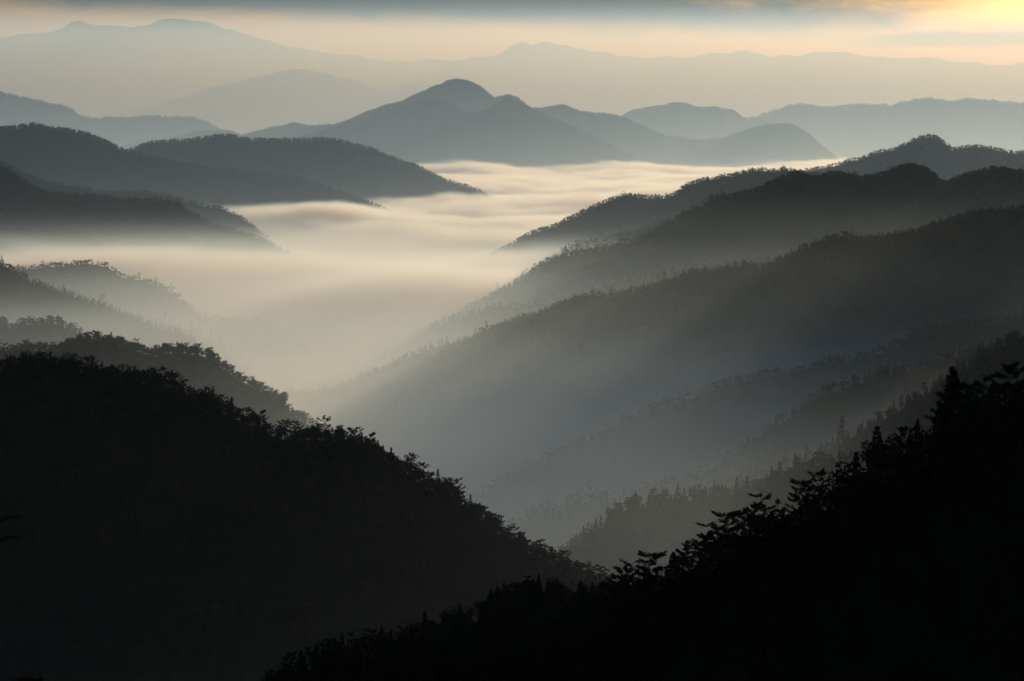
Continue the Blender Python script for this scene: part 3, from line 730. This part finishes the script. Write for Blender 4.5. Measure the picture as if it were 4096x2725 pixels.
# ------------------------------------------------------------------ the slope the camera stands on and the valley floor
xs = np.linspace(-220, 220, 90); ts = np.concatenate([np.linspace(-160, 0, 20), np.linspace(2, 330, 60)])
XX, TT = np.meshgrid(xs, ts, indexing='ij')
ZZ = 428.4 - np.where(TT > 0, .28 * np.minimum(TT, 30) + .62 * np.maximum(TT - 30, 0), -.10 * TT) - .0012 * XX ** 2 + fbm(XX / 40, TT / 40, 4) * 2.2 * np.clip((np.hypot(XX, TT) - 4) / 30, 0, 1)
n, k = XX.shape
ii = np.arange(n - 1)[:, None] * k + np.arange(k - 1)[None]
me = mesh_np('viewpoint_slope', np.stack([XX, TT, ZZ], -1).reshape(-1, 3), np.stack([ii, ii + k, ii + k + 1, ii + 1], -1).reshape(-1, 4), 4, [M_soil], None, True)
tag(add('hill', me), kind='structure')
gx = np.linspace(-60000, 60000, 61); gy = np.linspace(-20000, 70000, 61)
GX, GY = np.meshgrid(gx, gy, indexing='ij'); ii = np.arange(60)[:, None] * 61 + np.arange(60)[None]
me = mesh_np('ground', np.stack([GX, GY, GX * 0 + FLOOR], -1).reshape(-1, 3), np.stack([ii, ii + 61, ii + 62, ii + 1], -1).reshape(-1, 4), 4, [M_field])
tag(add('ground', me), kind='structure')

# ------------------------------------------------------------------ plants beside the camera, out of focus
def blade(pts, w):
    pts = np.array(pts, float); n = len(pts); s = np.linspace(0, 1, n)
    wd = w * np.minimum(1, .35 + 2.2 * s) * (1 - s ** 3) + .0015
    d = np.gradient(pts, axis=0); side = np.cross(d, [0, 1, .25]); side /= np.linalg.norm(side, axis=1)[:, None] + 1e-9
    keel = np.cross(side, d); keel /= np.linalg.norm(keel, axis=1)[:, None] + 1e-9
    v = np.concatenate([pts + side * wd[:, None], pts - keel * wd[:, None] * .45, pts - side * wd[:, None], pts + keel * wd[:, None] * .1])
    f = []
    for i in range(n - 1):
        for k in range(4):
            a = k * n + i; b = ((k + 1) % 4) * n + i
            f.append((a, b, b + 1, a + 1))
    return mesh_np('blade', v, f, 4, [M_blade], None, True)
def curve(p0, p1, p2, p3, n=22):
    t = np.linspace(0, 1, n)[:, None]; p0, p1, p2, p3 = map(np.array, (p0, p1, p2, p3))
    return (1 - t) ** 3 * p0 + 3 * t * (1 - t) ** 2 * p1 + 3 * t * t * (1 - t) * p2 + t ** 3 * p3
PD = 4.6
def at(vx, vy, D=PD): return np.array(world(vx * V, vy * V, D))
gp = bpy.data.objects.new('grass_plant', None); COL.objects.link(gp)
base = np.array([-1.42, PD + .1, 427.2]); gp.location = base
tag(gp, 'blurred tall grass with two long dark blades reaching in from the left frame edge', 'grass')
for tip, mid, w_ in ((at(50, 1190), at(10, 1172), .0075), (at(52, 1237), at(-6, 1205), .0085), (at(-25, 1300), at(-70, 1200), .008), (at(-60, 1120), at(-130, 1090), .008), (at(-90, 1330), at(-140, 1220), .008), (at(-230, 1150), at(-190, 1080), .008)):
    c = curve(base, base + [.05, 0, 1.3], mid * [1, 1, 1] + [-.12, 0, .02], tip)
    o = add('blade', blade(c - base, w_), gp)
sh = bpy.data.objects.new('shrub', None); COL.objects.link(sh)
sb_ = at(62, 1556, 5.2); sh.location = (sb_[0], sb_[1], 426.9)
tag(sh, 'blurred top of a dark shrub at the bottom left corner', 'shrub')
r_ = np.random.default_rng(3); hh = sb_[2] - 426.9
st = [tube([[0, 0, 0], [.03, 0, hh * .5], [r_.normal(0, .05), r_.normal(0, .05), hh * .98]], [.02, .014, .005], 5)]
for k in range(7):
    a = k * .9; st.append(tube([[.02, 0, hh * .4], [.05 * math.cos(a), .05 * math.sin(a), hh * .7], [.035 * math.cos(a), .035 * math.sin(a), hh * .975]], [.01, .007, .003], 4))
st = np.concatenate(st); add('stem', mesh_np('stem', st, np.arange(len(st)).reshape(-1, 3), 3, [M_bark]), sh)
d = rdir(r_, 90); c = np.array([0, 0, hh - .035]) + d * [.030, .030, .030] * r_.uniform(.5, 1, (90, 1))
lv = leaves(r_, c, .008, 6, .014, up=.2, aspect=.4); add('foliage', mesh_np('foliage', lv, np.arange(len(lv)).reshape(-1, 3), 3, [M_blade]), sh)

# ------------------------------------------------------------------ two film tunnels glinting in the valley
m, nt_, out_ = new_mat('tunnel_film'); pb = nt_.nodes.new('ShaderNodeBsdfPrincipled')
pb.inputs['Base Color'].default_value = (.75, .76, .74, 1); pb.inputs['Roughness'].default_value = .12; pb.inputs['Specular IOR Level'].default_value = 1.0
nt_.links.new(pb.outputs[0], out_.inputs['Surface']); M_film = m
def tunnel(p0, p1, bend, rad, label):
    n = 26; a = np.linspace(0, math.pi, 13); t = np.linspace(0, 1, n)
    p0 = np.array(p0); p1 = np.array(p1); ax = (p1 - p0) / np.linalg.norm(p1 - p0); sd_ = np.array([-ax[1], ax[0], 0])
    c = p0 + (p1 - p0) * t[:, None] + sd_ * (bend * 4 * t * (1 - t))[:, None]
    v = (c[:, None] + sd_ * (rad * np.cos(a))[None, :, None] + np.array([0, 0, 1]) * (rad * 1.05 * np.sin(a))[None, :, None])
    e = bpy.data.objects.new('greenhouse', None); COL.objects.link(e); e.location = c[n // 2]; e.location.z = FLOOR
    f = [(i * 13 + k, i * 13 + k + 1, (i + 1) * 13 + k + 1, (i + 1) * 13 + k) for i in range(n - 1) for k in range(12)]
    add('film_roof', mesh_np('film_roof', v.reshape(-1, 3) - np.array(e.location), f, 4, [M_film], None, True), e)
    for q in (0, n - 1):
        add('end_wall', mesh_np('end_wall', np.concatenate([v[q], c[q:q + 1]]) - np.array(e.location), [(k, k + 1, 13) for k in range(12)], 3, [M_film]), e)
    tag(e, label, 'greenhouse')
tp = lambda px, py: (lambda D: world(px, py, D))((CAMZ - FLOOR - 1.0) * F / (py - HOR))
A, B = tp(1256, 1510), tp(1290, 1515); tunnel((A[0], A[1], FLOOR + .05), (B[0], B[1], FLOOR + .05), -14, 3.2, 'longer bright greenhouse tunnel glinting on the valley floor')
A, B = tp(1257, 1514), tp(1273, 1519); tunnel((A[0], A[1], FLOOR + .05), (B[0], B[1], FLOOR + .05), -6, 2.6, 'shorter greenhouse tunnel in front of the longer one')

# ------------------------------------------------------------------ light
sd = Vector((math.sin(R(SUN_AZ)) * math.cos(R(SUN_EL)), math.cos(R(SUN_AZ)) * math.cos(R(SUN_EL)), math.sin(R(SUN_EL))))
sun_d = bpy.data.lights.new('sun', 'SUN'); sun_d.energy = 3.2; sun_d.angle = R(3.0); sun_d.color = (1, .82, .54)
sun = bpy.data.objects.new('sun', sun_d); COL.objects.link(sun)
sun.rotation_euler = (-sd).to_track_quat('-Z', 'Y').to_euler()

# ------------------------------------------------------------------ sky with a broken cloud deck
w = bpy.data.worlds.new('World'); scene.world = w; w.use_nodes = True
nt = w.node_tree; nt.nodes.clear(); Lk = nt.links.new
class Gr:
    """small helper to write node arithmetic"""
    def __init__(s, nt, M='ShaderNodeMath'): s.nt = nt; s.M = M
    def m(s, op, a, b=None, c=None, clamp=False):
        n = s.nt.nodes.new(s.M); n.operation = op; n.use_clamp = clamp
        for i, x in enumerate((a, b, c)):
            if x is None: continue
            if isinstance(x, (int, float)): n.inputs[i].default_value = x
            else: s.nt.links.new(x, n.inputs[i])
        return n.outputs[0]
    def add(s, a, b): return s.m('ADD', a, b)
    def sub(s, a, b): return s.m('SUBTRACT', a, b)
    def mul(s, a, b): return s.m('MULTIPLY', a, b)
    def div(s, a, b): return s.m('DIVIDE', a, b)
    def step(s, lo, hi, x):
        n = s.nt.nodes.new('ShaderNodeMapRange'); n.interpolation_type = 'SMOOTHSTEP'
        for i, q in ((1, lo), (2, hi)):
            if isinstance(q, (int, float)): n.inputs[i].default_value = q
            else: s.nt.links.new(q, n.inputs[i])
        s.nt.links.new(x, n.inputs[0]); return n.outputs[0]
    def noise(s, x, y, z, detail=4, rough=.55):
        c = s.nt.nodes.new('ShaderNodeCombineXYZ')
        for i, q in enumerate((x, y, z)):
            if isinstance(q, (int, float)): c.inputs[i].default_value = q
            else: s.nt.links.new(q, c.inputs[i])
        n = s.nt.nodes.new('ShaderNodeTexNoise'); n.inputs['Scale'].default_value = 1; n.inputs['Detail'].default_value = detail
        n.inputs['Roughness'].default_value = rough
        s.nt.links.new(c.outputs[0], n.inputs['Vector'])
        return s.sub(n.outputs[0], .5)
g = Gr(nt)
out = nt.nodes.new('ShaderNodeOutputWorld'); bg = nt.nodes.new('ShaderNodeBackground')
sky = nt.nodes.new('ShaderNodeTexSky'); sky.sky_type = 'NISHITA'; sky.sun_disc = False
sky.sun_elevation = R(SUN_EL); sky.sun_rotation = R(SUN_AZ)
sky.altitude = 400; sky.air_density = 1.2; sky.dust_density = 3.0; sky.ozone_density = 1
tc = nt.nodes.new('ShaderNodeTexCoord'); sx = nt.nodes.new('ShaderNodeSeparateXYZ'); Lk(tc.outputs['Generated'], sx.inputs[0])
az = g.mul(g.m('ARCTAN2', sx.outputs[0], sx.outputs[1]), 180 / math.pi)
el = g.mul(g.m('ARCSINE', sx.outputs[2]), 180 / math.pi)
# deck base line sinks to the right; ragged lower rim
rim = g.add(g.add(g.mul(az, -.036), 1.60), g.add(g.mul(g.noise(g.mul(az, .5), g.mul(el, 1.2), 3.1, 4), .55), 0))
deck = g.step(g.sub(rim, .22), g.add(rim, .26), el)
# torn opening round the sun, streaky along the horizon
dx = g.mul(g.sub(az, 13.5), 1 / 10.5); dy = g.mul(g.sub(el, 3.6), 1 / 3.6)
rr = g.m('SQRT', g.add(g.mul(dx, dx), g.mul(dy, dy)))
rr = g.add(rr, g.add(g.mul(g.noise(g.mul(az, .33), g.mul(el, .95), 9.4, 5, .6), .9), g.mul(g.noise(g.mul(az, .9), g.mul(el, 3.2), 2.2, 4), .25)))
hole = g.sub(1.0, g.step(.45, 1.05, rr))
deck = g.m('MAXIMUM', deck, g.step(32, 60, g.m('ABSOLUTE', g.sub(az, 8))))
deck = g.mul(deck, g.sub(1.0, g.mul(hole, .92)))
# long dark bar on the right
bx = g.sub(az, 9.2); be = g.sub(el, g.add(1.31, g.add(g.mul(bx, .01), g.mul(g.noise(g.mul(az, .7), 1.3, 4.4, 3), .22))))
bt = g.add(.17, g.mul(g.step(4.5, 9, az), .10))
bar = g.mul(g.step(g.sub(0, bt), g.mul(bt, -.25), g.sub(0, g.m('ABSOLUTE', be))), g.step(5.6, 8.2, az))
bar = g.mul(bar, g.sub(1.0, g.step(14, 20, az)))
deck = g.m('MAXIMUM', deck, g.mul(bar, .9))
cc = nt.nodes.new('ShaderNodeMix'); cc.data_type = 'RGBA'
warm = nt.nodes.new('ShaderNodeVectorMath'); warm.operation = 'MULTIPLY'; tint = nt.nodes.new('ShaderNodeMix'); tint.data_type = 'RGBA'   # low sun through dusty air, whiter close to the sun
tx = g.mul(g.sub(az, 14.0), 1 / 7.0); ty = g.mul(g.sub(el, 3.4), 1 / 2.6)
Lk(g.sub(1.0, g.step(.45, 1.25, g.m('SQRT', g.add(g.mul(tx, tx), g.mul(ty, ty))))), tint.inputs['Factor'])
tint.inputs[6].default_value = (.70, .71, .45, 1); tint.inputs[7].default_value = (1.05, 1.14, 1.55, 1); Lk(tint.outputs[2], warm.inputs[1])
Lk(sky.outputs[0], warm.inputs[0])
Lk(deck, cc.inputs['Factor']); Lk(warm.outputs[0], cc.inputs[6])
cl = nt.nodes.new('ShaderNodeMix'); cl.data_type = 'RGBA'          # the deck is slate grey, a little warmer towards the sun
Lk(g.step(1.6, .3, rr), cl.inputs['Factor'])
hi = nt.nodes.new('ShaderNodeMix'); hi.data_type = 'RGBA'; Lk(g.step(2.1, 3.4, el), hi.inputs['Factor'])     # the lowest bar is plain grey, unseen deck above made bluer to cool the mist
hi.inputs[6].default_value = (3.6, 3.7, 3.4, 1); hi.inputs[7].default_value = (2.8, 4.8, 8.0, 1); Lk(hi.outputs[2], cl.inputs[6]); cl.inputs[7].default_value = (4.6, 4.4, 3.9, 1)
dim = g.mul(g.add(.10, g.mul(g.step(100, 35, g.m('ABSOLUTE', g.sub(az, 8))), .90)), g.mul(g.add(.16, g.mul(g.step(42, 14, el), .84)), g.add(.28, g.mul(g.step(2.2, 4.5, el), 1.02))))   # unseen deck brightened ahead, dimmed overhead and behind to keep near hills dark
cd = nt.nodes.new('ShaderNodeVectorMath'); cd.operation = 'SCALE'; Lk(cl.outputs[2], cd.inputs[0]); Lk(dim, cd.inputs['Scale'])
Lk(cd.outputs[0], cc.inputs[7])
Lk(cc.outputs[2], bg.inputs['Color']); bg.inputs['Strength'].default_value = .065
Lk(bg.outputs[0], out.inputs[0])

# ------------------------------------------------------------------ air
def vol_mat(name, color, density, aniso, attr=False, absorb=(0, 0, 0)):
    m, nt, out = new_mat(name)
    pv = nt.nodes.new('ShaderNodeVolumePrincipled')
    pv.inputs['Color'].default_value = (*color, 1)
    pv.inputs['Anisotropy'].default_value = aniso
    pv.inputs['Absorption Color'].default_value = (*absorb, 1)
    pv.inputs['Density'].default_value = density
    pv.inputs['Density Attribute'].default_value = 'density' if attr else ''
    nt.links.new(pv.outputs[0], out.inputs['Volume'])
    return m

def box(name, lo, hi, mat):
    v = [(x, y, z) for x in (lo[0], hi[0]) for y in (lo[1], hi[1]) for z in (lo[2], hi[2])]
    f = [(0, 1, 3, 2), (4, 6, 7, 5), (0, 4, 5, 1), (2, 3, 7, 6), (0, 2, 6, 4), (1, 5, 7, 3)]
    me = mesh_np(name, v, f, 4, [mat])
    return add(name, me)
HAZE_SIG, HAZE_G = 0.5e-5, .50
hz = box('haze', (-65000, -25000, FLOOR - 14), (65000, 75000, 1480), vol_mat('haze_air', (.45, .70, 1.0), HAZE_SIG, HAZE_G, absorb=(1, 1, 1)))
tag(hz, 'pale morning haze filling the air between the ridges', 'haze', None, 'stuff')

def mist_volume(name, lo, hi, res, build, mat, label):
    me = bpy.data.meshes.new(name); o = add(name, me)
    me.materials.append(mat)
    ng = bpy.data.node_groups.new(name, 'GeometryNodeTree')
    ng.interface.new_socket('Geometry', in_out='INPUT', socket_type='NodeSocketGeometry')
    ng.interface.new_socket('Geometry', in_out='OUTPUT', socket_type='NodeSocketGeometry')
    go = ng.nodes.new('NodeGroupOutput')
    vc = ng.nodes.new('GeometryNodeVolumeCube')
    vc.inputs['Min'].default_value = lo; vc.inputs['Max'].default_value = hi
    for i, q in enumerate('XYZ'): vc.inputs['Resolution ' + q].default_value = res[i]
    p = ng.nodes.new('GeometryNodeInputPosition'); sp = ng.nodes.new('ShaderNodeSeparateXYZ'); ng.links.new(p.outputs[0], sp.inputs[0])
    d = build(Gr(ng), sp.outputs[0], sp.outputs[1], sp.outputs[2])
    ng.links.new(Gr(ng).mul(d, 1e4), vc.inputs['Density'])           # the grid holds density x 10000: tiny values would be clipped
    sm = ng.nodes.new('GeometryNodeSetMaterial'); sm.inputs['Material'].default_value = mat
    ng.links.new(vc.outputs[0], sm.inputs['Geometry']); ng.links.new(sm.outputs[0], go.inputs[0])
    md = o.modifiers.new('mist', 'NODES'); md.node_group = ng
    tag(o, label, 'mist', None, 'stuff')
    return o

def near_mist(g, x, y, z):
    prof = g.m('MINIMUM', g.m('EXPONENT', g.mul(g.sub(200, z), 1 / 33)), 3.5)
    st = g.add(1.0, g.mul(g.noise(g.mul(x, 1 / 420), g.mul(y, 1 / 520), g.mul(z, 1 / 45), 4, .6), 2.0))
    st = g.m('MAXIMUM', st, .1)
    d = g.mul(g.mul(prof, st), 5.5e-4)
    d = g.mul(d, g.step(0, 500, g.sub(y, g.sub(1270, g.mul(g.mul(g.step(10, 110, x), g.sub(1.0, g.step(110, 240, x))), 240)))))
    d = g.mul(d, g.sub(1.0, g.mul(g.step(2900, 4600, y), .96)))
    d = g.mul(d, g.sub(1.0, g.mul(g.mul(g.step(70, 230, x), g.sub(1.0, g.step(1980, 2250, y))), .90)))
    thin = g.mul(g.m('EXPONENT', g.mul(g.sub(232, z), 1 / 38)), g.mul(g.mul(g.step(650, 1150, y), g.sub(1.0, g.step(2200, 3400, y))), 8e-5))
    d = g.mul(g.add(d, g.mul(thin, st)), g.sub(1.0, g.step(300, 395, z)))
    veil = g.mul(g.m('MINIMUM', g.m('EXPONENT', g.mul(g.sub(238, z), 1 / 38)), 2.4), g.mul(g.step(1950, 2200, y), g.sub(1.0, g.step(2600, 2900, y))))
    d = g.add(d, g.mul(g.mul(veil, g.m('MAXIMUM', g.add(.9, g.mul(g.noise(g.mul(x, 1 / 500), g.mul(y, 1 / 500), g.mul(z, 1 / 28), 3, .5), 2.2)), .15)), 2.6e-4))
    pt = g.add(g.mul(g.noise(g.mul(x, 1 / 210), g.mul(y, 1 / 260), 3.3, 4, .6), 50), g.add(213, g.mul(g.step(80, 330, x), 32)))
    pool = g.sub(1.0, g.step(g.sub(pt, 26), g.add(pt, 10), z))
    pool = g.mul(pool, g.mul(g.mul(g.step(60, 260, x), g.step(1500, 1660, y)), g.sub(1.0, g.step(2350, 2600, y))))
    d = g.add(d, g.mul(pool, 1.5e-3))
    # sea of fog further off
    hum = g.add(g.mul(g.noise(g.mul(x, 1 / 620), g.mul(y, 1 / 900), 5.5, 6, .62), 190), 158)
    sea = g.sub(1.0, g.step(g.sub(hum, 16), g.add(hum, 5), z))
    sea = g.mul(g.mul(sea, g.m('MAXIMUM', g.add(1.0, g.mul(g.noise(g.mul(x, 1 / 330), g.mul(y, 1 / 480), g.mul(z, 1 / 60), 4, .6), 3.0)), .15)), g.mul(g.add(g.step(6000, 7000, g.add(y, g.mul(x, .5))), g.mul(g.step(4300, 5200, y), .05)), 1.4e-2))
    hb = g.add(g.mul(g.noise(g.mul(x, 1 / 520), g.mul(y, 1 / 520), 2.2, 6, .62), 170), 188)
    yw = g.add(y, g.mul(g.noise(g.mul(x, 1 / 400), g.mul(y, 1 / 600), 7.7, 3), 700))
    bank = g.mul(g.sub(1.0, g.step(g.sub(hb, 26), g.add(hb, 9), z)), g.mul(g.step(3700, 4300, yw), g.sub(1.0, g.step(4650, 5050, yw))))
    bank = g.mul(g.mul(bank, g.sub(1.0, g.step(40, 330, x))), 1.3e-2)
    puff = g.m('MAXIMUM', g.add(1.0, g.mul(g.noise(g.mul(x, 1 / 260), g.mul(y, 1 / 330), g.mul(z, 1 / 45), 4, .6), 4.0)), .06)
    sea = g.add(sea, g.mul(bank, puff))
    # patches lying in the side valleys on the left
    def blob(cx, cy, cz, sx, sy, sz, k):
        a = g.mul(g.sub(x, cx), 1 / sx); b = g.mul(g.sub(y, cy), 1 / sy); c = g.mul(g.sub(z, cz), 1 / sz)
        q = g.add(g.add(g.mul(a, a), g.mul(b, b)), g.mul(c, c))
        return g.mul(g.mul(g.m('EXPONENT', g.mul(q, -1)), st), k)
    tot = g.add(d, sea)
    for bl in BLOBS: tot = g.add(tot, blob(*bl))
    return tot
BLOBS = [(-560, 4450, 178, 420, 330, 34, 3.6e-3), (-330, 3500, 205, 260, 160, 26, 1.0e-3), (-420, 2880, 205, 160, 120, 25, 1.5e-3), (70, 1340, 200, 90, 150, 45, 4.5e-4),
         (-60, 4350, 165, 330, 260, 26, 2.5e-3), (-300, 3950, 150, 120, 130, 34, 2.5e-3)]
MIST_G = .55
mist_volume('mist', (-3400, 480, FLOOR), (3400, 14000, 400), (250, 440, 62), near_mist, vol_mat('valley_mist', (.72, .87, 1.0), 1e-4, MIST_G, True, (1, 1, 1)),
            'pale valley mist pooled between the ridges, golden where the sun reaches it')
def far_mist(g, x, y, z):
    d = g.mul(g.m('EXPONENT', g.mul(g.sub(430, z), 1 / 270)), g.add(g.mul(g.step(2800, 5600, y), .5), g.mul(g.step(8000, 11000, y), .5)))
    d = g.add(d, g.mul(g.mul(g.m('MINIMUM', g.m('EXPONENT', g.mul(g.sub(860, z), 1 / 620)), 1.15), g.step(19300, 23000, y)), 5.0))
    return g.mul(g.mul(d, g.sub(1.0, g.step(1050, 1340, z))), 6.4e-5)
mist_volume('mist', (-20000, 1900, FLOOR), (20000, 31000, 1470), (24, 140, 52), far_mist, vol_mat('distant_mist', (.50, .70, 1.0), 1e-4, .50, True, (1, 1, 1)),
            'thin grey mist veiling the far ranges below the sky')
